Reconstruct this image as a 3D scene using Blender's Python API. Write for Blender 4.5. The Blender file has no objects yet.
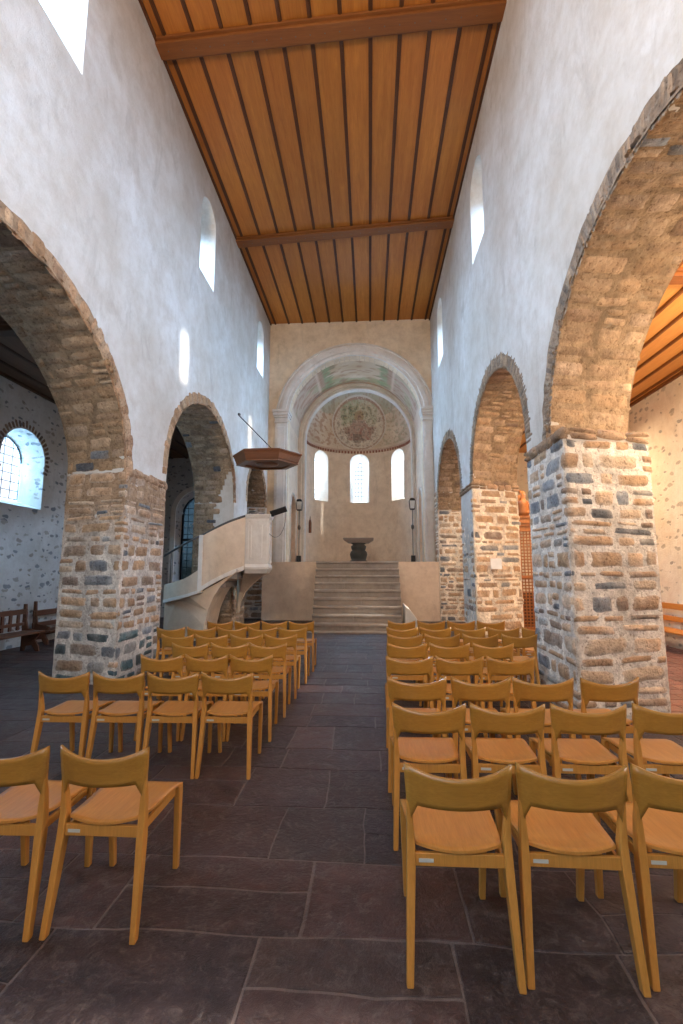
import bpy, math, random
from math import sin, cos, pi, radians, sqrt, atan2, tan
from mathutils import Vector, Matrix, noise
rnd = random.Random(7)
S = bpy.context.scene
COL = S.collection
sm = lambda a, b, x: (lambda t: t*t*(3-2*t))(max(0, min(1, (x-a)/(b-a))))
lerp = lambda a, b, t: a+(b-a)*t
def mix3(a, b, t): return tuple(lerp(a[i], b[i], t) for i in range(3))
def nz(x, y, z=0.0): return noise.noise(Vector((x, y, z)))

# ------------------------------------------------------------------ mesh builder
class MB:
    def __init__(s): s.v = []; s.f = []; s.c = []; s.sm = []; s.col = (1, 1, 1)
    def vert(s, p, c=None):
        s.v.append(tuple(p)); s.c.append(c or s.col); return len(s.v)-1
    def face(s, idx, smooth=False): s.f.append(tuple(idx)); s.sm.append(smooth)
    def box(s, x0, y0, z0, x1, y1, z1, M=None):
        P = [(x0,y0,z0),(x1,y0,z0),(x1,y1,z0),(x0,y1,z0),(x0,y0,z1),(x1,y0,z1),(x1,y1,z1),(x0,y1,z1)]
        if M: P = [M @ Vector(p) for p in P]
        k = [s.vert(p) for p in P]
        for q in ((3,2,1,0),(4,5,6,7),(0,1,5,4),(1,2,6,5),(2,3,7,6),(3,0,4,7)): s.face([k[i] for i in q])
    def loft(s, rings, closed=True, caps=True, smooth=True):
        n = len(rings[0]); ids = [[s.vert(p) for p in r] for r in rings]
        for a, b in zip(ids, ids[1:]):
            for i in range(n if closed else n-1):
                j = (i+1) % n; s.face((a[i], a[j], b[j], b[i]), smooth)
        if caps and closed: s.face(ids[0][::-1]); s.face(ids[-1])
        return ids
    def prism(s, pts, d, smooth=False):
        """polygon pts (3-D) swept by the vector d"""
        d = Vector(d); s.loft([pts, [Vector(p)+d for p in pts]], smooth=smooth)
    def tube(s, path, r, n=8, smooth=True):
        path = [Vector(p) for p in path]; rings = []
        for i, p in enumerate(path):
            t = (path[min(i+1, len(path)-1)]-path[max(i-1, 0)]).normalized()
            a = t.cross(Vector((0, 0, 1)))
            if a.length < .05: a = t.cross(Vector((1, 0, 0)))
            a.normalize(); b = t.cross(a)
            rr = r[i] if isinstance(r, (list, tuple)) else r
            rings.append([p+(a*cos(2*pi*k/n)+b*sin(2*pi*k/n))*rr for k in range(n)])
        s.loft(rings, smooth=smooth)
    def lathe(s, prof, c, n=20, smooth=True):
        s.loft([[(c[0]+r*cos(2*pi*k/n), c[1]+r*sin(2*pi*k/n), c[2]+z) for k in range(n)] for r, z in prof], smooth=smooth)
    def grid(s, fn, nu, nv, smooth=True, colfn=None, flip=False):
        ids = [[s.vert(fn(i/nu, j/nv), colfn(i/nu, j/nv) if colfn else None) for j in range(nv+1)] for i in range(nu+1)]
        for i in range(nu):
            for j in range(nv):
                q = (ids[i][j], ids[i+1][j], ids[i+1][j+1], ids[i][j+1])
                s.face(q[::-1] if flip else q, smooth)
        return ids
    def build(s, name, mat=None, parent=None, bevel=0, kind=None, fix=True):
        me = bpy.data.meshes.new(name); me.from_pydata(s.v, [], s.f)
        me.polygons.foreach_set('use_smooth', s.sm)
        at = me.color_attributes.new('Col', 'FLOAT_COLOR', 'POINT')
        fl = []
        for c in s.c: fl += [c[0], c[1], c[2], 1.0]
        at.data.foreach_set('color', fl)
        me.update()
        if fix:
            import bmesh
            bm = bmesh.new(); bm.from_mesh(me); bmesh.ops.recalc_face_normals(bm, faces=bm.faces); bm.to_mesh(me); bm.free()
        o = bpy.data.objects.new(name, me); COL.objects.link(o)
        if mat: me.materials.append(mat)
        if parent: o.parent = parent
        if bevel:
            m = o.modifiers.new('bevel', 'BEVEL'); m.width = bevel; m.segments = 2; m.limit_method = 'ANGLE'; m.angle_limit = radians(40)
        if kind: o['kind'] = kind
        return o
def tag(o, label=None, cat=None, group=None, kind=None):
    if label: o['label'] = label
    if cat: o['category'] = cat
    if group: o['group'] = group
    if kind: o['kind'] = kind
    return o
def empty(name, loc=(0, 0, 0), rz=0):
    o = bpy.data.objects.new(name, None); COL.objects.link(o); o.location = loc; o.rotation_euler = (0, 0, rz)
    o.empty_display_size = .1; return o
def boolean(o, cutters):
    for c in cutters:
        m = o.modifiers.new('b', 'BOOLEAN'); m.object = c; m.operation = 'DIFFERENCE'; m.solver = 'EXACT'
    bpy.context.view_layer.update()
    dg = bpy.context.evaluated_depsgraph_get()
    me = bpy.data.meshes.new_from_object(o.evaluated_get(dg))
    o.modifiers.clear(); o.data = me
    for c in cutters: bpy.data.objects.remove(c)
    return o

# ------------------------------------------------------------------ materials
def srgb(r, g, b):
    f = lambda c: ((c/255+.055)/1.055)**2.4 if c > 10 else c/255/12.92
    return (f(r), f(g), f(b))
class MT:
    def __init__(s, name, rough=.8, spec=.3):
        s.m = bpy.data.materials.new(name); s.m.use_nodes = True; s.t = s.m.node_tree; s.n = s.t.nodes
        s.b = s.n['Principled BSDF']; s.b.inputs['Roughness'].default_value = rough; s.b.inputs['Specular IOR Level'].default_value = spec
        s.tc = s.n.new('ShaderNodeTexCoord')
    def new(s, t, **k):
        n = s.n.new(t)
        for a, v in k.items(): setattr(n, a, v)
        return n
    def L(s, a, b): s.t.links.new(a, b)
    def inp(s, sock, v):
        if isinstance(v, bpy.types.NodeSocket): s.L(v, sock)
        elif isinstance(v, tuple) and len(v) == 3 and sock.type == 'RGBA': sock.default_value = (*v, 1)
        else: sock.default_value = v
    def coord(s, scale=(1, 1, 1), src='Object', off=(0, 0, 0)):
        m = s.new('ShaderNodeMapping'); m.inputs['Scale'].default_value = scale; m.inputs['Location'].default_value = off
        s.L(s.tc.outputs[src], m.inputs[0]); return m.outputs[0]
    def noise(s, sc, co=None, det=4, rough=.55, dist=0):
        n = s.new('ShaderNodeTexNoise'); n.inputs['Scale'].default_value = sc; n.inputs['Detail'].default_value = det
        n.inputs['Roughness'].default_value = rough; n.inputs['Distortion'].default_value = dist
        if co is None: co = s.tc.outputs['Object']
        s.L(co, n.inputs[0]); return n.outputs[0]
    def ramp(s, v, stops, ip='LINEAR'):
        r = s.new('ShaderNodeValToRGB'); r.color_ramp.interpolation = ip; e = r.color_ramp.elements
        while len(e) < len(stops): e.new(.5)
        for k, (p, c) in enumerate(stops):
            e[k].position = p; c = c if isinstance(c, tuple) else (c, c, c); e[k].color = (*c, 1)
        s.L(v, r.inputs[0]); return r.outputs[0]
    def mix(s, f, a, b, mode='MIX'):
        m = s.new('ShaderNodeMix', data_type='RGBA', blend_type=mode)
        s.inp(m.inputs[0], f); s.inp(m.inputs[6], a); s.inp(m.inputs[7], b); return m.outputs[2]
    def math(s, op, a, b=0.0):
        m = s.new('ShaderNodeMath', operation=op); s.inp(m.inputs[0], a); s.inp(m.inputs[1], b); return m.outputs[0]
    def voro(s, sc, co=None, feat='F1', rnd_=1.0):
        v = s.new('ShaderNodeTexVoronoi', feature=feat); v.inputs['Scale'].default_value = sc; v.inputs['Randomness'].default_value = rnd_
        if co is None: co = s.tc.outputs['Object']
        s.L(co, v.inputs['Vector']); return v
    def attr(s): return s.new('ShaderNodeAttribute', attribute_name='Col').outputs['Color']
    def bump(s, h, strength=.4, dist=.02):
        b = s.new('ShaderNodeBump'); b.inputs['Strength'].default_value = strength; b.inputs['Distance'].default_value = dist
        s.L(h, b.inputs['Height']); s.L(b.outputs[0], s.b.inputs['Normal'])
    def base(s, c): s.inp(s.b.inputs['Base Color'], c); return s
    def rough(s, v): s.inp(s.b.inputs['Roughness'], v)

def plain(name, c, rough=.6, spec=.4, metal=0):
    t = MT(name, rough, spec); n = t.noise(9, det=3)
    t.base(t.mix(n, tuple(v*.82 for v in c), tuple(min(1, v*1.12) for v in c))); t.b.inputs['Metallic'].default_value = metal
    return t.m

def plaster(name, c1, c2, stain, spots=.0, spotscale=4.2, spot_cols=None, thr=.2, bumps=.5, spotrad=.36):
    t = MT(name, .92, .15)
    big = t.noise(.55, det=5, rough=.6); mid = t.noise(3.2, det=8, rough=.75); fine = t.noise(38, det=4, rough=.7)
    c = t.mix(t.ramp(big, [(.35, 0.), (.66, 1.)]), c1, c2)
    c = t.mix(t.ramp(mid, [(.42, 0.), (.75, .55)]), c, stain)
    wisp = t.noise(2.3, t.coord((1, 1, .35)), det=6, rough=.7, dist=.6)
    c = t.mix(t.ramp(wisp, [(.56, 0.), (.74, .35)]), c, tuple(v*.6 for v in stain))
    h = t.math('MULTIPLY', fine, .25)
    h = t.math('ADD', h, mid)
    if spots:
        wv = t.new('ShaderNodeVectorMath', operation='ADD')
        nn = t.new('ShaderNodeTexNoise'); nn.inputs['Scale'].default_value = 6.0; t.L(t.tc.outputs['Object'], nn.inputs[0])
        sc_ = t.new('ShaderNodeVectorMath', operation='SCALE'); sc_.inputs['Scale'].default_value = .22
        t.L(nn.outputs['Color'], sc_.inputs[0]); t.L(t.coord((1, 1, 1.9)), wv.inputs[0]); t.L(sc_.outputs[0], wv.inputs[1])
        v = t.voro(spotscale, wv.outputs[0])
        sep = t.new('ShaderNodeSeparateColor'); t.L(v.outputs['Color'], sep.inputs[0])
        keep = t.math('LESS_THAN', sep.outputs[0], spots)
        rad = t.math('MULTIPLY', sep.outputs[1], spotrad); rad = t.math('ADD', rad, .08)
        dif = t.math('SUBTRACT', rad, v.outputs['Distance'])
        blob = t.ramp(dif, [(.0, 0.), (.12, .85)])
        msk = t.math('MULTIPLY', keep, blob)
        sc = t.ramp(sep.outputs[2], [(i/max(1, len(spot_cols)-1), q) for i, q in enumerate(spot_cols)], 'CONSTANT')
        sc = t.mix(fine, sc, t.mix(.5, sc, (0, 0, 0)))
        c = t.mix(t.math('MULTIPLY', msk, .85), c, sc)
        h = t.math('ADD', h, t.math('MULTIPLY', msk, -.5))
    t.base(c); t.bump(h, bumps, .03); return t.m

def stone(name, bumps=.9, rough=.9):
    t = MT(name, rough, .2)
    a = t.attr(); f = t.noise(26, det=5, rough=.7); m = t.noise(9, det=5, rough=.65)
    c = t.mix(t.ramp(m, [(.3, 0.), (.7, 1.)]), t.mix(1.0, a, (.62, .6, .6), 'MULTIPLY'), t.mix(.3, a, t.mix(1.0, a, (1.5, 1.45, 1.4), 'MULTIPLY')))
    pit = t.ramp(f, [(.34, 0.), (.46, 1.)])
    c = t.mix(pit, t.mix(1.0, c, (.5, .45, .42), 'MULTIPLY'), c)
    # lime smeared over the face
    lime = t.ramp(t.noise(5, det=6, rough=.7, dist=.4), [(.6, 0.), (.76, .55)])
    c = t.mix(lime, c, (.52, .46, .38))
    t.base(c); t.bump(t.math('ADD', t.math('MULTIPLY', f, .7), m), bumps, .03); return t.m

def wood(name, c1, c2, axis='Y', scale=1.0, rough=.45, spec=.4, useattr=False, bump=.08, coat=0):
    t = MT(name, rough, spec)
    st = {'X': (.35, 6, 6), 'Y': (6, .35, 6), 'Z': (6, 6, .35)}[axis]
    co = t.coord(tuple(v*scale for v in st))
    n = t.noise(2.2, co, det=6, rough=.65, dist=.8); f = t.noise(14, co, det=3)
    c = t.mix(t.ramp(n, [(.3, 0.), (.7, 1.)]), c1, c2)
    c = t.mix(t.ramp(f, [(.35, .25), (.6, 0.)]), c, tuple(v*.55 for v in c1))
    if useattr: c = t.mix(1.0, c, t.attr(), 'MULTIPLY')
    t.base(c); t.bump(f, bump, .01)
    t.b.inputs['Coat Weight'].default_value = coat; t.b.inputs['Coat Roughness'].default_value = .25
    return t.m

M = {}
DK = [(.10, .12, .15), (.20, .17, .15), (.07, .09, .13), (.26, .2, .14), (.13, .15, .18)]
M['plaster'] = plaster('nave plaster', (.69, .68, .66), (.54, .49, .43), (.40, .33, .26), .35, 2.4, [(.12, .13, .15), (.22, .19, .17), (.30, .24, .18)], spotrad=.13)
M['arch_plaster'] = plaster('chancel wall plaster', (.82, .69, .52), (.72, .57, .40), (.42, .30, .19), .0)
M['choir'] = plaster('choir plaster', (.80, .66, .52), (.72, .56, .42), (.46, .32, .22), .0)
M['trim'] = plaster('painted arch trim', (.78, .74, .69), (.66, .61, .56), (.46, .4, .34), .0, bumps=.2)
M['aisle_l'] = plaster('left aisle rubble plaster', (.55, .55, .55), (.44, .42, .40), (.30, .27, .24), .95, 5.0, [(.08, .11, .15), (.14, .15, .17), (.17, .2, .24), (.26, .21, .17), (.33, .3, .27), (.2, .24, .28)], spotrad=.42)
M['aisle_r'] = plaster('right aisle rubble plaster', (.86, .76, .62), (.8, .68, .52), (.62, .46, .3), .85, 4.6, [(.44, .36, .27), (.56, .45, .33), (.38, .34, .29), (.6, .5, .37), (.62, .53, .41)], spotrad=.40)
M['stone'] = stone('rubble stone')
M['wood_ceiling'] = wood('ceiling boards', (.33, .11, .017), (.47, .175, .03), 'Y', 1, .55, .3, True)
M['wood_beam'] = wood('ceiling beams', (.17, .055, .012), (.23, .08, .017), 'X', 1, .6, .3)
M['batten'] = wood('ceiling battens', (.06, .02, .006), (.11, .036, .01), 'Y', 1, .6, .3)
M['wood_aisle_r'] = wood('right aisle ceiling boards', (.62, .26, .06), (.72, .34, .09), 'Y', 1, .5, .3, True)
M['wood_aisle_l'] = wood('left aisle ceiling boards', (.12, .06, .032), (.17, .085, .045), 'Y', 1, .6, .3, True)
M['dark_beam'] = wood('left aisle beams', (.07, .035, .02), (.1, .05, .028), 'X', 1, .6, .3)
M['beech'] = wood('lacquered beech', (.50, .205, .038), (.60, .27, .06), 'Y', 2.2, .36, .45, False, .03, .25)
M['beech_back'] = wood('lacquered beech backrest', (.34, .155, .022), (.43, .21, .034), 'X', 2.2, .36, .45, False, .03, .25)  # same beech as the seats, with the shade of the backs in its colour
M['beech_leg'] = wood('lacquered beech legs', (.50, .215, .038), (.6, .28, .058), 'Z', 2.2, .36, .45, False, .03, .25)
M['walnut'] = wood('walnut', (.13, .042, .013), (.2, .07, .022), 'X', 1.5, .4, .5, False, .05, .2)
M['bench_l'] = wood('dark bench wood', (.10, .04, .022), (.16, .065, .033), 'Y', 1.2, .5, .4)
M['bench_r'] = wood('orange bench wood', (.5, .18, .035), (.62, .25, .05), 'Y', 1.2, .45, .4)
M['screen'] = wood('carved screen wood', (.30, .10, .03), (.42, .16, .045), 'Z', 1.2, .45, .4)
M['pulpit'] = plaster('pulpit plaster', (.84, .70, .55), (.76, .62, .47), (.50, .38, .27), .0, bumps=.2)
M['pulpit_white'] = plaster('pulpit white plaster', (.90, .86, .80), (.84, .79, .72), (.66, .58, .5), .0, bumps=.2)
M['step'] = plaster('stone steps', (.42, .37, .33), (.30, .255, .225), (.17, .14, .125), .0, bumps=.8)
M['black'] = plain('black metal', (.012, .012, .014), .45)
M['rod'] = plain('grey iron', (.09, .085, .08), .5, .5)
M['lead'] = plain('lead bars', (.05, .055, .06), .6)
M['paper'] = plain('white paper', (.82, .82, .8), .7)
M['plate'] = plain('pale label plate', (.52, .52, .46), .4)
M['font'] = plain('dark stone', (.05, .05, .045), .5)
M['font_slab'] = plain('grey stone slab', (.26, .21, .18), .6)
M['brown_door'] = wood('brown door', (.20, .115, .07), (.27, .16, .10), 'Z', 1, .6)
M['orange_door'] = wood('orange brown door', (.38, .18, .08), (.46, .24, .12), 'Z', 1, .6)

def floor_mat(name, mulc, r0, r1):
    t = MT(name, .5, .35); a = t.attr()
    n = t.noise(7, det=7, rough=.7, dist=.5); f = t.noise(45, det=4, rough=.7); b = t.noise(1.3, det=4)
    c = t.mix(t.ramp(n, [(.3, 0.), (.72, 1.)]), t.mix(1.0, a, (.5, .48, .5), 'MULTIPLY'), t.mix(1.0, a, mulc, 'MULTIPLY'))
    scr = t.ramp(t.noise(13, det=8, rough=.8, dist=1.2), [(.50, 0.), (.66, .6)])
    c = t.mix(scr, c, (.17, .135, .12))
    t.base(c); t.rough(t.ramp(t.math('ADD', t.math('MULTIPLY', n, .6), t.math('MULTIPLY', b, .4)), [(.3, r0), (.7, r1)]))
    t.bump(t.math('ADD', n, t.math('MULTIPLY', f, .5)), .8, .025); return t.m
M['flag'] = floor_mat('dark slate flags', (1.5, 1.36, 1.3), .3, .62)

def glass(name, tint, rough=.05):
    t = MT(name); n = t.n; n.remove(t.b)
    tr = t.new('ShaderNodeBsdfTransparent'); nn = t.noise(5, det=3)
    t.L(t.mix(nn, tuple(v*.8 for v in tint), tint), tr.inputs[0])
    gl = t.new('ShaderNodeBsdfGlossy'); gl.inputs['Roughness'].default_value = rough
    mx = t.new('ShaderNodeMixShader'); mx.inputs[0].default_value = .06; t.L(tr.outputs[0], mx.inputs[1]); t.L(gl.outputs[0], mx.inputs[2])
    t.L(mx.outputs[0], n['Material Output'].inputs[0]); return t.m
M['glass'] = glass('leaded clear glass', (.95, .97, 1.))
M['dglass'] = glass('dark leaded glass', (.16, .22, .26))
M['bglass'] = glass('blue leaded glass', (.12, .25, .36))
# painted surfaces (fresco) use their own pigment map
def fresco():
    t = MT('fresco', .9, .15); a = t.attr(); n = t.noise(3.0, det=7, rough=.7, dist=.4); f = t.noise(22, det=4)
    c = t.mix(t.ramp(n, [(.5, 0.), (.75, .35)]), a, (.66, .54, .42))
    c = t.mix(t.ramp(t.noise(5, det=6, rough=.75), [(.58, 0.), (.72, .45)]), c, (.3, .19, .13))
    t.base(c); t.bump(f, .2, .01); return t.m
M['fresco'] = fresco()

# ------------------------------------------------------------------ key dimensions
XL, XR, T, ZC = -3.55, 2.2, 1.1, 10.5
YB, YE = -4.0, 15.6
AXL, AXR, AZ = -7.4, 6.3, 5.55

# arch outline: (near Y, far Y, spring z, crown z, skew of the aisle side, near Y below the impost)
ARL = [(1.75, 6.40, 3.05, 5.0, .30, None), (7.72, 11.75, 3.35, 5.2, .1, None), (13.02, 15.42, 3.7, 4.95, 0, None)]
ARR = [(1.55, 5.62, 3.15, 5.05, .3, 5.22), (6.42, 9.86, 3.4, 5.12, .5, None), (11.12, 14.9, 3.5, 5.3, 0, None)]
def arch_path(a, n=40):
    y0, y1, zs, zc, sk, imp = a; yc = (y0+y1)/2; r = (y1-y0)/2; h = zc-zs
    return [(yc-r*cos(pi*k/n), zs+h*sin(pi*k/n)) for k in range(n+1)]
def arch_cutter(a, side):
    P = arch_path(a)
    y0, y1, zs, zc, sk, imp = a
    out = [(y0, -.3)]+P
    if imp:   # pier projects below the impost
        out += [(y1, zs-.02)] if imp > y1 else []
        out += [(imp, zs-.02), (imp, -.3)]
    else: out += [(y1, -.3)]
    xn = XL if side < 0 else XR
    xa, xb = xn-side*.4, xn+side*(T+.4)
    m = MB()
    f = lambda d: sk*max(-.2, min(1, d/T))
    m.loft([[(xa, y, z) for y, z in out], [(xn, y, z) for y, z in out],
            [(xn+side*T, y+(sk if y > (y0+y1)/2 else 0), z) for y, z in out], [(xb, y+(sk if y > (y0+y1)/2 else 0), z) for y, z in out]], smooth=False)
    return m.build('cut')
def win_profile(w, z0, z1, n=12):
    r = w/2; return [(-r, z0), (r, z0)]+[(r*cos(pi*k/n), z1-r+r*sin(pi*k/n)) for k in range(n+1)]
def splay_cutter(cx, d, cy, inner, outer, t, e=.3):
    """window whose inner face is at point (cx,cy), d = unit plan direction outwards; inner/outer = (w,z0,z1)"""
    d = Vector((d[0], d[1], 0)).normalized(); s = Vector((-d.y, d.x, 0)); P = Vector((cx, cy, 0))
    pi_, po = win_profile(*inner), win_profile(*outer)
    at = lambda pr, k: [P+d*k+s*u+Vector((0, 0, z)) for u, z in pr]
    m = MB(); m.loft([at(pi_, -e), at(pi_, 0), at(po, t), at(po, t+e)], smooth=False); return m.build('cut')
nwin = [0]
def window(cx, d, cy, outer, t, cols, rows, glassm='glass', barw=.012, label=None):
    """leaded pane set at the outer end of a splayed opening"""
    nwin[0] += 1
    d = Vector((d[0], d[1], 0)).normalized(); s = Vector((-d.y, d.x, 0)); P = Vector((cx, cy, 0))+d*(t-.04)
    w, z0, z1 = outer; pr = win_profile(w+.02, z0-.01, z1+.01)
    m = MB(); k = [m.vert(P+s*u+Vector((0, 0, z))) for u, z in pr]; k2 = [m.vert(P+d*.006+s*u+Vector((0, 0, z))) for u, z in pr]
    m.face(k); m.face(k2[::-1]); n = len(k)
    for i in range(n): m.face((k[i], k[(i+1) % n], k2[(i+1) % n], k2[i]))
    g = m.build('window_%d' % nwin[0], M[glassm], kind='structure')
    b = MB(); r = w/2
    for i in range(cols+1):
        u = -r+w*i/cols; zt = z1-r+sqrt(max(0, r*r-u*u))
        b.tube([P+s*u+Vector((0, 0, z0)), P+s*u+Vector((0, 0, max(zt, z0+.05)))], barw, 6)
    for j in range(rows+1):
        z = z0+(z1-z0)*j/rows; hw = r if z < z1-r else sqrt(max(0.0004, r*r-(z-z1+r)**2))
        b.tube([P+s*-hw+Vector((0, 0, z)), P+s*hw+Vector((0, 0, z))], barw, 6)
    b.tube([P+s*u+Vector((0, 0, z)) for u, z in pr[1:]], barw*1.6, 6)
    b.build('window_leading', M['lead'], g)
    return g
lights = []
def area(name, loc, d, sx, sy, power, col=(.75, .87, 1.), spread=pi):
    l = bpy.data.lights.new(name, 'AREA'); l.shape = 'RECTANGLE'; l.size = sx; l.size_y = sy; l.energy = power; l.color = col; l.spread = spread
    o = bpy.data.objects.new(name, l); COL.objects.link(o); o.location = loc
    o.rotation_euler = Vector(d).to_track_quat('-Z', 'Y').to_euler(); return o

# ------------------------------------------------------------------ stones on a surface
TAN = [(.56, .37, .22), (.48, .30, .165), (.62, .45, .30), (.42, .27, .16), (.64, .50, .36), (.52, .34, .19)]
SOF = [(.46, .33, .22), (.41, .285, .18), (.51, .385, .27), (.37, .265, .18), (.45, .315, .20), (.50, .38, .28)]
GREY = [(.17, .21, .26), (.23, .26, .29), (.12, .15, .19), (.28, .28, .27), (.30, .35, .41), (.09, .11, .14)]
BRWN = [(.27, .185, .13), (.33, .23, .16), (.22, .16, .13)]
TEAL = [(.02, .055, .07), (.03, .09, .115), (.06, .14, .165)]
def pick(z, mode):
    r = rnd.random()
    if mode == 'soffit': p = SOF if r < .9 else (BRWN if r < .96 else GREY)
    elif mode == 'warm': p = TAN if r < .7 else (BRWN if r < .82 else GREY)
    elif mode == 'left':
        p = TEAL if z < .75 and r < .6 else (TAN if r < (.62 if z < 2.2 else .85) else (BRWN if r < .8 else GREY))
    else: p = TAN if r < .60 else (BRWN if r < .74 else GREY)
    c = rnd.choice(p); k = rnd.uniform(.82, 1.18); return tuple(min(1, v*k) for v in c)
def add_stone(m, P, u0, u1, v0, v1, h, col, nu=6, nv=4, pw=5.0, mort=None):
    """rounded lumpy block on patch P(u,v)->(point, normal)"""
    uc, vc, a, b = (u0+u1)/2, (v0+v1)/2, (u1-u0)/2, (v1-v0)/2
    sk, sd = rnd.uniform(-.22, .22), rnd.uniform(0, 99)
    ids = []
    for i in range(nu+1):
        row = []
        for j in range(nv+1):
            s, t = -1+2*i/nu, -1+2*j/nv
            e = max(abs(s), abs(t))
            if e > 0:   # square -> superellipse
                q = (abs(s)**pw+abs(t)**pw)**(1/pw); f = e/q; ss, tt = s*f, t*f
            else: ss = tt = 0
            k = 1+.22*nz(ss*1.6+sd, tt*1.6, sd)
            uu = uc+a*ss*k+sk*b*tt*.5; vv = vc+b*tt*k+sk*a*ss*.22
            p, n = P(uu, vv)
            hh = -.012 if e > .99 else h*(.75+.25*(1-e))+h*.5*nz(uu*7+sd, vv*9, 3)
            row.append(m.vert(Vector(p)+Vector(n)*hh, mix3(col, mort, (.7 if e > .99 else .10+.5*max(0, nz(uu*5+sd, vv*6, 9)))) if mort else col))
        ids.append(row)
    for i in range(nu):
        for j in range(nv): m.face((ids[i][j], ids[i+1][j], ids[i+1][j+1], ids[i][j+1]), True)
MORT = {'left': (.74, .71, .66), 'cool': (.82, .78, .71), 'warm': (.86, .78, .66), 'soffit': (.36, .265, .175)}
def skin(m, P, U, V, mort, skip=None):
    nu, nv = max(2, int((U[1]-U[0])/.06)), max(2, int((V[1]-V[0])/.06))
    ids = {}
    for i in range(nu+1):
        for j in range(nv+1):
            u, v = lerp(*U, i/nu), lerp(*V, j/nv); p, n = P(u, v); e = min(j, nv-j)
            k = 1+.35*nz(u*3, v*3, 5)+.2*nz(u*9, v*9, 2)
            if len(mort) > 3: k *= 1; mc = mix3(mort[:3], (.42, .30, .2), sm(1.7, 2.7, v+.4*nz(u*2, v*2)))
            else: mc = mort
            ids[i, j] = m.vert(Vector(p)+Vector(n)*((.004+.007*nz(u*6, v*6, 7)) if e else -.006), tuple(c*k for c in mc))
    for i in range(nu):
        for j in range(nv):
            if skip and skip(lerp(*U, (i+.5)/nu), lerp(*V, (j+.5)/nv)): continue
            m.face((ids[i, j], ids[i+1, j], ids[i+1, j+1], ids[i, j+1]), True)
def lay(m, P, U, V, mode, zf=lambda u, v: v, hr=(.075, .24), wr=(.13, .66), h=.022, gap=.014, skip=None, pw=5.5, mort=True):
    mort = MORT[mode] if mort else None
    if mort: skin(m, P, U, V, mort if mode != 'left' else (*mort, 1), skip)
    v = V[0]
    while v < V[1]-.03:
        rh = min(rnd.uniform(*hr), V[1]-v)
        if V[1]-v-rh < .07: rh = V[1]-v
        u = U[0]+rnd.uniform(-.05, .0)
        while u < U[1]-.04:
            w = rnd.uniform(*wr)*(1.25 if rnd.random() < .12 else 1)
            e = min(u+w, U[1])
            if U[1]-e < .09: e = U[1]
            if not (skip and skip((u+e)/2, v+rh/2)):
                c = pick(zf((u+e)/2, v+rh/2), mode)
                if rnd.random() < .28 and rh > .13 and e-u < .36:
                    mid = v+rh*rnd.uniform(.4, .6)
                    add_stone(m, P, u+gap/2, e-gap/2, v+gap/2, mid-gap/2, h, c, pw=pw, mort=mort); add_stone(m, P, u+gap/2, e-gap/2, mid+gap/2, v+rh-gap/2, h, pick(zf(u, v), mode), pw=pw, mort=mort)
                else:
                    dd = rnd.uniform(-.018, .018)
                    add_stone(m, P, max(U[0], u)+gap/2, e-gap/2, v+gap/2+dd, v+rh-gap/2+rnd.uniform(-.014, .01), h*rnd.uniform(.6, 1.3), c, pw=pw, mort=mort)
            u = e
        v += rh
def pier_patch(side, yn, yf, sk, wd=T, rc=.012):
    """perimeter: aisle corner of west face -> nave corner -> along the nave face"""
    xn = XL if side < 0 else XR
    def P(u, v):
        (x, y, z), n = P0(u, v); k = .024*max(0, 1-abs(u-wd)/.075)
        return (x-side*k, y-k, z), n
    def P0(u, v):
        if u < wd-rc:
            t = u/wd; return (xn+side*(wd-u), yn+sk*(1-t), v), (0, -1, 0)
        if u > wd+rc: return (xn, yn+(u-wd), v), (-side, 0, 0)
        a = (u-wd+rc)/(2*rc)*pi/2
        return (xn+side*(rc-rc*sin(a)), yn+rc-rc*cos(a), v), (-side*sin(a), -cos(a), 0)
    return P
def soffit_patch(side, a, half='far'):
    """u across the depth of the wall, v along the arch from its far springing towards the crown"""
    y0, y1, zs, zc, sk, imp = a; yc, r, h = (y0+y1)/2, (y1-y0)/2, zc-zs; xn = XL if side < 0 else XR
    L = (r+h)/2*pi
    def P(u, v):
        th = v/L*pi; y = yc+r*cos(th); z = zs+h*sin(th)
        n = Vector((0, -cos(th)/r, -sin(th)/h)).normalized()
        s = sk*(u/T) if th < pi/2 else 0
        s *= abs(cos(th)) if th < pi/2 else 0
        return (xn+side*u, y+s, z), n
    return P, L
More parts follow.
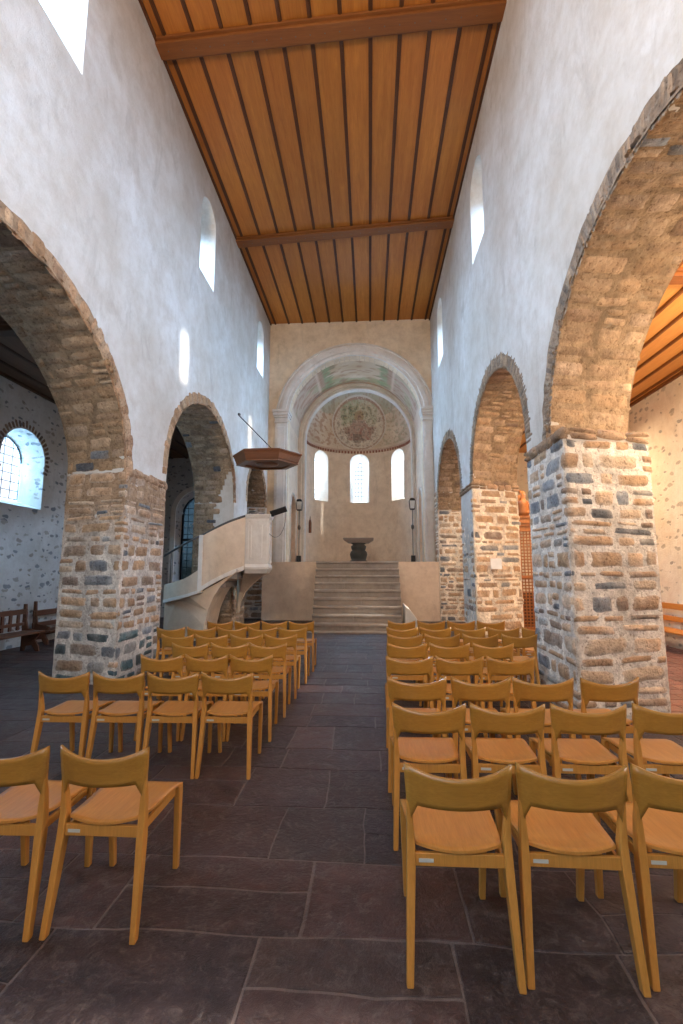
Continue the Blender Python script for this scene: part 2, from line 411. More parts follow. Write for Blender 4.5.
def ring(m, side, a, wr, lr, h=.02, cols='tan', gap=.01, inset=0.0, n0=0, n1=1):
    y0, y1, zs, zc, sk, imp = a; yc, r, hh = (y0+y1)/2, (y1-y0)/2, zc-zs; xn = XL if side < 0 else XR
    L = (r+hh)/2*pi; v = L*n0
    def PB(u, vv):
        th = vv/L*pi; nd = Vector((0, cos(th)/r, sin(th)/hh)).normalized()
        return Vector((xn, yc+r*cos(th), zs+hh*sin(th)))+nd*(u*(1+.25*nz(vv*5, u)) if u > .05 else u), (-side, 0, 0)
    skin(m, PB, (-.02, .165 if cols == 'tan' else .19), (0, L), (.44, .30, .19) if cols == 'tan' else (.33, .25, .18))
    while v < L*n1:
        w = rnd.uniform(*wr); ln = rnd.uniform(*lr)
        if cols == 'slate': c = rnd.choice([(.31, .22, .15), (.25, .18, .125), (.38, .27, .18), (.20, .16, .13)])
        else: c = rnd.choice([(.50, .31, .18), (.42, .26, .15), (.55, .38, .24), (.34, .22, .14)])
        k = rnd.uniform(.8, 1.2); c = tuple(q*k for q in c)
        def P(u, vv):
            th = vv/L*pi; nd = Vector((0, cos(th)/r, sin(th)/hh)).normalized()
            return Vector((xn, yc+r*cos(th), zs+hh*sin(th)))+nd*u, (-side, 0, 0)
        add_stone(m, P, inset-.01, ln, v+gap/2, v+w-gap/2, h, c, 4, 3, 9, mort=(.46, .38, .30) if cols == 'slate' else tuple(q*.9 for q in c))
        v += w

# ------------------------------------------------------------------ nave walls
WINL = [(4.4, (.85, 7.75, 9.7)), (9.25, (.9, 7.95, 9.85)), (14.2, (.85, 8.0, 9.75))]
WINR = [(3.6, (.95, 7.9, 9.8)), (8.6, (1.0, 7.95, 9.85)), (13.5, (.95, 7.9, 9.9))]
OUT = (.42, 8.35, 9.5)
for side, name, arches, wins in ((-1, 'wall_left', ARL, WINL), (1, 'wall_right', ARR, WINR)):
    xn = XL if side < 0 else XR; xo = xn+side*T
    m = MB(); m.box(min(xn, xo), YB, -.02, max(xn, xo), YE+.5, ZC+.3)
    w = m.build(name, M['plaster'], kind='structure')
    cs = [arch_cutter(a, side) for a in arches]
    # arches behind the camera
    cs.append(arch_cutter((-2.6, .75, 3.1, 4.9, 0, None), side))
    cs += [splay_cutter(xn, (side, 0), y, iw, OUT, T) for y, iw in wins+[(-1.2, (.9, 7.9, 9.8))]]
    boolean(w, cs)
    piers = [(arches[0][5] or arches[0][1], (7.72 if side < 0 else 6.42), arches[0][4]), (arches[1][1], arches[2][0], arches[1][4])]
    for k, (yn, yf, sk) in enumerate(piers):
        zt = arches[k][2]-(-.02 if side < 0 else .04)
        P = pier_patch(side, yn, yf, sk)
        ms = MB()
        mode = ('left' if k == 0 else 'soffit') if side < 0 else ('cool' if k == 0 else 'warm')
        sk_f = (lambda u, v: u > .55 and v > 2.1) if (side < 0 and k == 1) else ((lambda u, v: u > T+.05 and (v > 2.3+.5*rnd.random() or rnd.random() < .45)) if k == 1 else None)
        lay(ms, P, (0, T+yf-yn), (0.0, zt), mode, skip=sk_f)
        ms.build('pier_stonework', M['stone'], w, fix=False)
        # impost course
        mi = MB()
        def PI_(u, v, P=P): p, n = P(u, v); return Vector(p)+Vector(n)*.02, n
        if not (side < 0 and k == 1):
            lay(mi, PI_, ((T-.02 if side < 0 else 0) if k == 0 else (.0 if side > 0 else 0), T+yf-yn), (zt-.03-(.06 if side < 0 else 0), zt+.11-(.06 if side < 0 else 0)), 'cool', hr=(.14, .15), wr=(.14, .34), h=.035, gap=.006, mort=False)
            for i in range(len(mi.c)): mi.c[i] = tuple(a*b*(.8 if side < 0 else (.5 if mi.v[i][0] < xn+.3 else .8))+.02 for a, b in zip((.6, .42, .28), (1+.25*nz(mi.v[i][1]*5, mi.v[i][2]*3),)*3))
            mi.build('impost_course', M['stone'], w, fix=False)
    for k, a in enumerate(arches):
        P, L = soffit_patch(side, a); ms = MB()
        sf = None
        if side < 0 and k == 1: sf = lambda u, v: u < .5-v*.45 and v < 1.1
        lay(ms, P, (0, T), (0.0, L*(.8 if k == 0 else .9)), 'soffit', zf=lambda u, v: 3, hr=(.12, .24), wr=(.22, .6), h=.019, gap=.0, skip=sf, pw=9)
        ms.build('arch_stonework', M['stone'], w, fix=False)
        if a[1] < YE-1 or side > 0 or True:
            if k == 2:   # west face of the respond
                P2 = lambda u, v, xn=xn, yy=a[1]: ((xn+side*(T-u), yy, v), (0, -1, 0))
                m2 = MB(); lay(m2, P2, (0, T), (0, a[2]+.02), 'cool' if side < 0 else 'warm'); m2.build('respond_stonework', M['stone'], w, fix=False)
                if side > 0:
                    m3 = MB(); P3 = lambda u, v: ((xn, a[1]+u, v), (-side, 0, 0)); lay(m3, P3, (0, YE-a[1]-.02), (0, 4.2), 'warm'); m3.build('respond_stonework', M['stone'], w, fix=False)
        mr = MB()
        if side < 0: ring(mr, side, a, (.1, .3), (.17, .25), .013, 'tan', inset=-.03, gap=-.012)
        else: ring(mr, side, a, (.04, .085) if k else (.05, .13), (.2, .30) if k else (.19, .25), .013, 'slate', gap=.004, inset=-.03)
        mr.build('arch_ring', M['stone'], w, fix=False)
    for y, iw in wins+[(-1.2, None)]:
        if y > 0: window(xn, (side, 0), y, OUT, T, 2, 6)

# ------------------------------------------------------------------ floor of flags
def flags(name, x0, x1, y0, y1, pal, mort, row=(.36, .62), wid=(.38, .95), mat='flag', parent=None):
    m = MB(); k = [m.vert(p, mort) for p in ((x0, y0, -.004), (x1, y0, -.004), (x1, y1, -.004), (x0, y1, -.004))]; m.face(k)
    y = y0
    wob = lambda x, y, s: .03*nz(x*1.9+s, y*1.9, s)+.010*nz(x*12, y*12, s)
    while y < y1-.05:
        h = min(rnd.uniform(*row), y1-y); x = x0
        while x < x1-.02:
            w = min(rnd.uniform(*wid), x1-x); g = rnd.uniform(.003, .008)
            parts = [(y, y+h)]
            if h > .5 and rnd.random() < .35: q = y+h*rnd.uniform(.4, .6); parts = [(y, q), (q, y+h)]
            for a, b in parts:
                c = rnd.choice(pal); kk = rnd.uniform(.78, 1.22); c = tuple(v*kk for v in c)
                A, B, C_, D = (x+g, a+g), (x+w-g, a+g), (x+w-g, b-g), (x+g, b-g); pts = []
                for (p, q) in ((A, B), (B, C_), (C_, D), (D, A)):
                    n = max(2, int(math.hypot(q[0]-p[0], q[1]-p[1])/.09))
                    for i in range(n):
                        px, py = lerp(p[0], q[0], i/n), lerp(p[1], q[1], i/n); pts.append((px+wob(px, py, 1), py+wob(px, py, 40)))
                cx, cy = sum(p[0] for p in pts)/len(pts), sum(p[1] for p in pts)/len(pts)
                o = [m.vert((p[0], p[1], -.004), c) for p in pts]
                t = [m.vert((cx+(p[0]-cx)*.985, cy+(p[1]-cy)*.985, 0), c) for p in pts]
                n = len(pts)
                for i in range(n): m.face((o[i], o[(i+1) % n], t[(i+1) % n], t[i]))
                m.face(t)
            x += w
        y += h
    return m.build(name, M[mat], kind='structure', fix=False, parent=parent)
SL = [(.056, .035, .034), (.044, .031, .033), (.070, .040, .036), (.040, .029, .032), (.060, .041, .038)]
flags('floor', AXL, XR+.9, YB, YE+.2, SL, (.15, .125, .115))
flags('floor_aisle', XR+.9, AXR, YB, YE+.2, [(.22, .10, .075), (.26, .125, .09), (.19, .085, .065)], (.3, .22, .18), (.24, .26), (.26, .28))

# ------------------------------------------------------------------ ceilings
def boards(name, x0, x1, y0, y1, z, pitch, mat, bmat, off=0.0, beams=(), beam_mat=None, slots=None):
    m = MB(); x = x0-off
    while x < x1:
        a, b = max(x, x0), min(x+pitch, x1); k = rnd.uniform(.86, 1.14)
        m.col = (k, k*rnd.uniform(.96, 1.03), k)
        q = (a+b)/2
        if b-a > .01: m.box(a, y0, z, b, y1, z+.04)
        x += pitch
    m.box(x0-.0, y0, z+.04, x1, y1, z+.12)
    c = m.build(name, M[mat], kind='structure')
    b = MB(); x = x0-off+pitch
    while x < x1:
        b.box(x-.035, y0, z-.022, x+.035, y1, z-.001); b.box(x-.018, y0, z-.034, x+.018, y1, z-.022); x += pitch
    b.box(x0, y0, z-.06, x0+.06, y1, z-.001); b.box(x1-.06, y0, z-.06, x1, y1, z-.001)
    b.build('ceiling_batten', M[bmat], c)
    for (yl, yr, w, d) in beams:
        bm_ = MB(); A = [(x0, yl, z-d), (x1, yr, z-d), (x1, yr+w, z-d), (x0, yl+w, z-d)]
        bm_.prism(A, (0, 0, d-.001))
        bm_.prism([(x0, yl-.05, z-.055), (x1, yr-.05, z-.055), (x1, yr+w+.05, z-.055), (x0, yl+w+.05, z-.055)], (0, 0, .05))
        # iron nail heads
        o = bm_.build('ceiling_beam', M[beam_mat], c, bevel=.008)
        nl = MB(); n = int((x1-x0)/.49)
        for i in range(n*2):
            xx = x0+.2+i*.245; t = (xx-x0)/(x1-x0)
            if xx < x1-.05: nl.lathe([(.012, 0), (.008, .006)], (xx, lerp(yl, yr, t)+w/2, z-d-.006), 6)
        nl.build('nail', M['rod'], o, kind='stuff')
    return c
ceil = boards('ceiling', XL-.02, XR+.02, YB, YE, ZC, .492, 'wood_ceiling', 'batten', .29,
       ((6.5, 6.28, .26, .10), (11.2, 10.8, .28, .10), (1.8, 1.7, .26, .10), (-2.6, -2.6, .26, .10)), 'wood_beam')
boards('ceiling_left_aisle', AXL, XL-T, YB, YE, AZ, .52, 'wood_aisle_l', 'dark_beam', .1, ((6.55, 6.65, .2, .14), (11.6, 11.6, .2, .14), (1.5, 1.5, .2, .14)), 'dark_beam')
boards('ceiling_right_aisle', XR+T, AXR, YB, YE, AZ, .42, 'wood_aisle_r', 'wood_beam', .1, ((5.85, 6.0, .2, .1), (11.3, 11.3, .2, .12), (1.0, 1.0, .2, .12)), 'wood_beam')

# ------------------------------------------------------------------ outer walls
def slab(name, b, mat, cuts=()):
    m = MB(); m.box(*b); o = m.build(name, M[mat], kind='structure')
    return boolean(o, list(cuts)) if cuts else o
lw = [(9.22, (1.26, 2.95, 4.62)), (3.2, (1.26, 2.95, 4.62)), (-1.5, (1.26, 2.95, 4.62))]
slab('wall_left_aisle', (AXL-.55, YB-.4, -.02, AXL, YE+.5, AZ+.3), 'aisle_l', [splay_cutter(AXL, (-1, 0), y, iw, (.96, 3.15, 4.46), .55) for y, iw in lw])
for y, iw in lw[:2]: window(AXL, (-1, 0), y, (.96, 3.15, 4.46), .5, 4, 7, 'glass', .008)
# stone surround of the aisle window
mr = MB()
for k in range(30):
    th = -.35+(pi+.7)*k/29
    c = rnd.choice([(.20, .14, .11), (.26, .18, .13), (.15, .12, .11)])
    P = lambda u, v: (Vector((AXL, 9.22+(.64+u)*cos(v), 3.98+(.64+u)*sin(v))), (1, 0, 0))
    add_stone(mr, P, 0, rnd.uniform(.13, .22), th, th+(pi+.7)/31, .014, c, 4, 3, 7)
mr.build('window_surround', M['stone'], bpy.data.objects['wall_left_aisle'], fix=False)
rw = [(7.0, (1.26, 2.95, 4.62)), (12.9, (1.26, 2.95, 4.62)), (1.8, (1.26, 2.95, 4.62))]
slab('wall_right_aisle', (AXR, YB-.4, -.02, AXR+.7, YE+.5, AZ+.3), 'aisle_r', [splay_cutter(AXR, (1, 0), y, iw, (.82, 3.22, 4.42), .7) for y, iw in rw])
for y, iw in rw[:2]: window(AXR, (1, 0), y, (.82, 3.22, 4.42), .6, 5, 7)
# end walls of the aisles
EW = (-5.95, (1.62, .95, 4.38), (1.42, 1.0, 4.25))
slab('wall_left_aisle_end', (AXL, YE, -.02, XL-T, YE+.5, AZ+.3), 'aisle_l', [splay_cutter(EW[0], (0, 1), YE, EW[1], EW[2], .5)])
m = MB()
ow, iw2 = win_profile(1.95, .95, 4.54, 18), win_profile(1.62, .95, 4.38, 18)
f1 = [m.vert((EW[0]+u, YE-.06, z)) for u, z in ow[1:]+ow[:1]]; f2 = [m.vert((EW[0]+u, YE-.06, z)) for u, z in iw2[1:]+iw2[:1]]
b1 = [m.vert((EW[0]+u, YE+.01, z)) for u, z in ow[1:]+ow[:1]]; b2 = [m.vert((EW[0]+u, YE+.01, z)) for u, z in iw2[1:]+iw2[:1]]
for i in range(len(f1)-1):
    m.face((f1[i], f1[i+1], f2[i+1], f2[i])); m.face((f1[i], b1[i], b1[i+1], f1[i+1])); m.face((f2[i], f2[i+1], b2[i+1], b2[i]))
m.build('window_surround', M['trim'], bpy.data.objects['wall_left_aisle_end'])
gw = window(EW[0], (0, 1), YE, EW[2], .4, 7, 14, 'dglass', .011)
# transom, stout frame and roundel of the leaded window
m = MB(); m.box(EW[0]-.7, YE+.30, 2.62, EW[0]+.7, YE+.36, 2.70)
m.tube([(EW[0]+u*.98, YE+.33, z) for u, z in win_profile(1.4, 1.02, 4.23, 18)[1:]+[(-.7, 1.02)]], .035, 6)
m.box(EW[0]-.7, YE+.30, 1.0, EW[0]+.7, YE+.36, 1.06)
m.build('window_frame', M['black'], gw)
m = MB()
for cx_, cz in ((-5.75, 3.05), (-6.2, 3.05), (-5.98, 3.6)):
    for r in (.19, .1): m.tube([(cx_+r*cos(2*pi*i/20), YE+.345, cz+r*sin(2*pi*i/20)) for i in range(21)], .012, 5)
m.build('window_roundel', M['paper'], gw)
slab('wall_right_aisle_end', (XR+T, YE, -.02, AXR, YE+.5, AZ+.3), 'aisle_r')
# west wall behind the viewer with a big unseen window added for light
slab('wall_west', (AXL-.7, YB-.4, -.02, AXR+.7, YB, ZC+.3), 'plaster', [splay_cutter(-.6, (0, -1), YB, (2.6, 2.6, 8.2), (2.2, 2.8, 8.0), .4)])
window(-.6, (0, -1), YB, (2.2, 2.8, 8.0), .4, 6, 14)

# ------------------------------------------------------------------ chancel arch wall
CX, ZS, RI, RO = -.50, 6.85, 2.34, 2.72
def arch_prof(cx, r, zs, z0, n=40): return [(cx+r, z0)]+[(cx+r*cos(pi*k/n), zs+r*sin(pi*k/n)) for k in range(n+1)]+[(cx-r, z0)]
m = MB(); m.prism([(x, YE-.3, z) for x, z in arch_prof(CX, RI, ZS, -.3)], (0, 1.2, 0)); cut = m.build('cut')
wc = slab('wall_chancel', (XL-.05, YE, -.02, XR+.05, YE+.4, ZC+.3), 'arch_plaster', [cut])
def sweep(m, path, prof, ycoef=1):
    """path: list of (x,z,nx,nz); prof: list of (outward offset, y)"""
    m.loft([[(x+nx*o, y, z+nz_*o) for o, y in prof] for x, z, nx, nz_ in path], closed=True, caps=True, smooth=False)
m = MB(); N = 48
arc = [(CX+RI*cos(pi*k/N), ZS+RI*sin(pi*k/N), cos(pi*k/N), sin(pi*k/N)) for k in range(N+1)]
sweep(m, arc, [(0, YE+.02), (0, YE-.07), (.10, YE-.07), (.12, YE-.11), (.26, YE-.11), (.29, YE-.05), (.38, YE-.05), (.40, YE-.09), (.46, YE-.07), (.47, YE+.02)])
m.build('trim_1', M['trim'], kind='structure')
# pilasters and capitals of the chancel arch
def pilaster(xa, xb, name, flip):
    m = MB(); ix = xb if not flip else xa
    m.box(xa, YE-.10, 0, xb, YE+.05, ZS-.1)
    m.box(xa+(xb-xa)*.18, YE-.13, .3, xb-(xb-xa)*.18, YE-.09, ZS-.25)
    m.box(xa-.03, YE-.16, 0, xb+.03, YE+.02, .3)
    for i, (z0, z1, e) in enumerate(((ZS-.12, ZS-.06, .03), (ZS-.06, ZS+.06, .0), (ZS+.06, ZS+.14, .05), (ZS+.14, ZS+.24, .09), (ZS+.24, ZS+.34, .13))):
        m.box(xa-e*.6, YE-.12-e, z0, xb+e*.6, YE+.4, z1)
    return m.build(name, M['trim'], kind='structure', bevel=.012)
pilaster(-3.30, -2.86, 'trim_2', False)
pilaster(1.86, 2.19, 'trim_3', True)

# choir: floor, side walls with doorways, vault
Y2, Y3 = 18.0, 18.3; CX2, ZS2, R2 = -.44, 6.80, 2.12
m = MB(); m.box(-3.5, 14.9, -.02, 2.19, 21.2, 1.86); m.build('floor_chancel', M['choir'], kind='structure')
def door_cut(x, yc, w, z0, z1, side):
    m = MB(); pr = win_profile(w, z0, z1); m.prism([(x-.2, yc+u, z) for u, z in pr], (.62 if side < 0 else .62, 0, 0)); return m.build('cut')
o = slab('wall_choir_left', (-3.7, YE+.4, 1.8, CX-RI, Y3+.3, 7.4), 'choir', [door_cut(-3.25, 16.85, 1.15, 1.86, 4.35, -1)])
o = slab('wall_choir_right', (CX+RI, YE+.4, 1.8, 2.9, Y3+.3, 7.4), 'choir', [door_cut(1.65, 16.55, 1.0, 1.86, 4.45, 1)])
def arch_door(name, x, yc, w, z1, mat, s):
    m = MB(); m.prism([(x, yc+u, z) for u, z in win_profile(w, 1.87, z1)], (.05, 0, 0)); d = m.build(name, M[mat], kind='structure')
    b = MB()
    for z in (2.4, 3.4): b.box(x+(.05 if s < 0 else -.012), yc-w/2+.05, z, x+(.062 if s < 0 else 0), yc+w/2-.1, z+.06)
    b.build('door_hinge', M['rod'], d)
    f = MB(); P = win_profile(w+.16, 1.87, z1+.08)[1:]+[(-(w+.16)/2, 1.87)]
    xf = CX-RI if s < 0 else CX+RI
    f.tube([(xf, yc+u, z) for u, z in P], .045, 6); f.build('door_surround', M['trim'], d)
arch_door('door_1', -3.05, 16.85, 1.15, 4.35, 'brown_door', -1)
arch_door('door_2', 2.04, 16.55, 1.0, 4.45, 'orange_door', 1)

# painted barrel vault
GRN, OCH, RED, CRM, PNK, DRK = (.33, .37, .21), (.55, .40, .25), (.36, .17, .12), (.72, .61, .48), (.62, .46, .37), (.12, .08, .07)
def vault_col(u, v):      # u 0..1 over the angle, v 0..1 in depth
    n = nz(u*9, v*7, 1); n2 = nz(u*22, v*18, 5)
    c = mix3(PNK, CRM, .5+.5*n)
    def inside(a, b, c0, d): return a < u < b and c0 < v < d
    if inside(.30, .70, .10, .92):
        c = mix3(OCH, CRM, .45+.6*n)
        e = min(u-.30, .70-u); 
        if e < .022: c = (.48, .33, .24)
        elif e < .075+.05*n2: c = mix3(GRN, (.36, .38, .25), .5+n)
        if v > .74+.08*n: c = mix3(c, GRN, .6)
        if n2 > .25: c = mix3(c, RED, .5)
    elif inside(.08, .28, .08, .92) or inside(.72, .92, .08, .92):
        c = mix3((.50, .37, .29), (.58, .46, .36), .5+n)
        if n2 > .2: c = mix3(c, RED, .55)
        if n > .3: c = mix3(c, GRN, .4)
    if abs(v-.08) < .02 or abs(v-.94) < .02: c = (.66, .6, .54)
    return c
m = MB(); NU, NV = 72, 30
m.grid(lambda u, v: (CX+RI*cos(pi*u), lerp(YE+.02, Y2+.02, v), ZS+RI*sin(pi*u)), NU, NV, colfn=vault_col)
m.grid(lambda u, v: (CX+(RI+.3)*cos(pi*u), lerp(YE+.02, Y2+.3, v), ZS+(RI+.3)*sin(pi*u)), 24, 1)
m.build('ceiling_choir', M['fresco'], kind='structure', fix=False)
# second arch in front of the apse
m = MB(); m.prism([(x, Y2-.5, z) for x, z in arch_prof(CX2, R2, ZS2, 1.0)], (0, 1.5, 0)); cut = m.build('cut')
m = MB(); pr = [(-3.0, 1.8)]+[(-3.0, ZS2)]+[(CX+(RI+.25)*cos(pi-pi*k/30), ZS+(RI+.25)*sin(pi*k/30)) for k in range(31)]+[(2.1, ZS2), (2.1, 1.8)]
m.prism([(x, Y2, z) for x, z in pr], (0, Y3-Y2, 0)); o = m.build('wall_apse_arch', M['trim'], kind='structure'); boolean(o, [cut])
m = MB(); arc = [(CX2+R2, 1.87, 1, 0)]+[(CX2+R2*cos(pi*k/N), ZS2+R2*sin(pi*k/N), cos(pi*k/N), sin(pi*k/N)) for k in range(N+1)]+[(CX2-R2, 1.87, -1, 0)]
sweep(m, arc, [(0, Y2+.02), (0, Y2-.04), (.05, Y2-.07), (.1, Y2-.04), (.13, Y2-.02), (.16, Y2-.05), (.2, Y2-.04), (.2, Y2+.02)])
m.build('trim_4', M['trim'], kind='structure')

# apse wall with three splayed windows
RA = 2.2; ZB = 7.0
m = MB(); n = 48; th = [pi*k/n for k in range(n+1)]
ring_ = [(CX2+RA*cos(t), Y3-.02+RA*sin(t)) for t in th]; ringo = [(CX2+(RA+.7)*cos(t), Y3-.02+(RA+.7)*sin(t)) for t in th]
poly = ring_+ringo[::-1]
m.loft([[(x, y, 1.5) for x, y in poly], [(x, y, ZB+.1) for x, y in poly]], smooth=False)
ap = m.build('wall_apse', M['choir'], kind='structure')
AW = [(90, .86), (90+50, .8), (90-51, .8)]; AI, AO = (4.6, 6.84), (4.78, 6.55); cuts = []
for a, w in AW:
    d = (cos(radians(a)), sin(radians(a))); cuts.append(splay_cutter(CX2+(RA-.03)*d[0], d, Y3+(RA-.03)*d[1], (w, *AI), (.44, *AO), .73))
boolean(ap, cuts)
for a, w in AW:
    d = (cos(radians(a)), sin(radians(a))); window(CX2+(RA-.03)*d[0], d, Y3+(RA-.03)*d[1], (.44, *AO), .6, 3, 9)
# half dome with its fresco
def dome_pt(u, v, r=RA, k=.93):
    a, e = pi*u, pi/2*v*.999; return (CX2+r*cos(a)*cos(e), Y3-.02+r*sin(a)*cos(e), ZB+r*k*sin(e))
def dome_col(u, v):
    x, y, z = dome_pt(u, v); x -= CX2; zz = z-ZB          # elevation of the painting
    n = nz(x*2.2, zz*2.2, 2); n2 = nz(x*7, zz*7, 8); n3 = nz(x*16, zz*16, 4)
    c = mix3((.70, .58, .45), (.58, .45, .33), .5+n)
    ex, ez = x/1.12, (zz-1.0)/.93; d = sqrt(ex*ex+ez*ez)
    x_, z_ = x, zz; x /= 1.3
    if d > 1.05 and zz > .15:
        if n2 > .12 and x < -.8: c = mix3(c, (.40, .20, .13), .6)
        if n2 > .1 and x > .8: c = mix3(c, (.35, .32, .22), .5)
        if zz > 1.35+.15*n: c = mix3(c, (.30, .33, .24), .5)
        if n3 > .3: c = mix3(c, RED, .4)
    if d < 1:
        c = mix3((.68, .60, .48), (.56, .47, .38), .5+n2)
        if zz > 1.0 and abs(x) < .62 and d > .35: c = mix3(c, (.31, .37, .22), (.6+.5*n2)*sm(.9, 1.2, zz)*(1 if x < 0 else .6))
        # seated painted figure: halo, head, robe, knees, dark hem
        if (x-0)**2+(zz-1.42)**2 < .17**2: c = mix3((.50, .38, .22), DRK, .3+.4*n3)
        if (x-0)**2*1.6+(zz-1.40)**2 < .09**2: c = (.42, .28, .2)
        if abs(x) < .2+.22*sm(1.3, .8, zz)+.05*n3 and .45 < zz < 1.28: c = mix3((.40, .24, .19), (.52, .42, .34), .5+n2*1.3)
        if abs(x+.05) < .16+.1*n2 and .35 < zz < .75: c = mix3(c, DRK, .65)
        if abs(abs(x)-.42) < .1+.05*n3 and .75 < zz < 1.0: c = mix3(c, (.34, .2, .15), .7)
    if abs(x) < .75 and d < .9 and n3+n2*.6 > .22: c = mix3(c, DRK, .55)
    if d < 1 and n3 < -.25: c = mix3(c, (.45, .28, .2), .5)
    if .97 < d < 1.03 and n3 > -.3: c = (.40, .26, .2)
    if 1.03 < d < 1.07: c = (.62, .56, .48)
    if zz < .06: c = (.52, .34, .26)
    return c
m = MB(); m.grid(dome_pt, 200, 100, colfn=dome_col)
m.grid(lambda u, v: dome_pt(u, v, RA+.3, 1.0), 30, 14)
m.build('ceiling_apse', M['fresco'], kind='structure', fix=False)
m = MB()      # cornice with dentils
for k in range(n):
    a, b = th[k], th[k+1]
    pr = lambda t, r, z: (CX2+r*cos(t), Y3-.02+r*sin(t), z)
    m.col = (.55, .40, .31)
    m.loft([[pr(t, RA+.02, ZB-.04), pr(t, RA-.05, ZB-.03), pr(t, RA-.07, ZB+.03), pr(t, RA+.02, ZB+.05)] for t in (a, b)], smooth=False)
    m.col = (.30, .13, .09) if k % 1 == 0 else (.5, .4, .3)
    c = (a*.8+b*.2, a*.2+b*.8)
    m.loft([[pr(t, RA+.02, ZB-.14), pr(t, RA-.035, ZB-.14), pr(t, RA-.045, ZB-.04), pr(t, RA+.02, ZB-.04)] for t in c], smooth=False)
m.build('trim_5', M['fresco'], kind='structure')

# ------------------------------------------------------------------ steps
st = empty('stone_steps', (-.38, 12.25, 0)); tag(st, 'flight of worn grey stone steps rising to the chancel', 'steps')
for k in range(9):
    y0 = 12.25+.32*k; zt = .207*(k+1)-.005; hw0 = lerp(1.20, 1.32, k/8); xc = lerp(-.35, -.41, k/8)
    m = MB(); y1 = 14.9 if k == 8 else y0+.36
    if k == 8: y1 = 15.0; zt = 1.885
    # two or three blocks to a tread, with a rounded worn nosing
    cutsx = [xc-hw0]+sorted(xc+rnd.uniform(-.5, .6) for _ in range(rnd.choice([0, 1, 2])))+[xc+hw0]
    for a, b in zip(cutsx, cutsx[1:]):
        if b-a < .12: continue
        pr = [(y0+.065, zt-.209 if k else 0), (y0+.065, zt-.08), (y0, zt-.065), (y0-.005, zt-.02), (y0+.02, zt), (y1, zt), (y1, zt-.209 if k else 0)]
        nn = 8; e = .003
        m.loft([[(lerp(a+e, b-e, i/nn), y+.01*nz(i*.7, k*3.1, a), z-.012*abs(nz(i*.5, k*2.2, 7)) if z > zt-.1 else z) for y, z in pr] for i in range(nn+1)], smooth=False)
    o = m.build('step', M['step'], st); o.location = (.38, -12.25, 0)
    fil = MB(); fil.box(xc-hw0+.03, y0+.08, 0, xc+hw0-.03, 14.9, zt-.2) if k else None
    if k: f = fil.build('step_core', M['step'], st); f.location = (.38, -12.25, 0)
m = MB()    # pale flared cheek right of the lowest steps
pr = [(.915, 0), (1.36, 0), (1.31, .16), (1.2, .36), (1.06, .54), (.915, .66)]
m.loft([[(x, 12.45+.1*sin(x*3), z) for x, z in pr], [(x, 13.4, z*1.05) for x, z in pr]], smooth=False)
tag(m.build('step_cheek', M['pulpit_white'], bevel=.02), 'low pale plaster cheek curving down beside the chancel steps', 'cheek wall')
m = MB(); m.box(-1.62, 11.95, 0, .95, 12.28, .035)
tag(m.build('threshold_slab', M['step'], bevel=.01), 'flat worn stone slab at the foot of the chancel steps', 'slab')

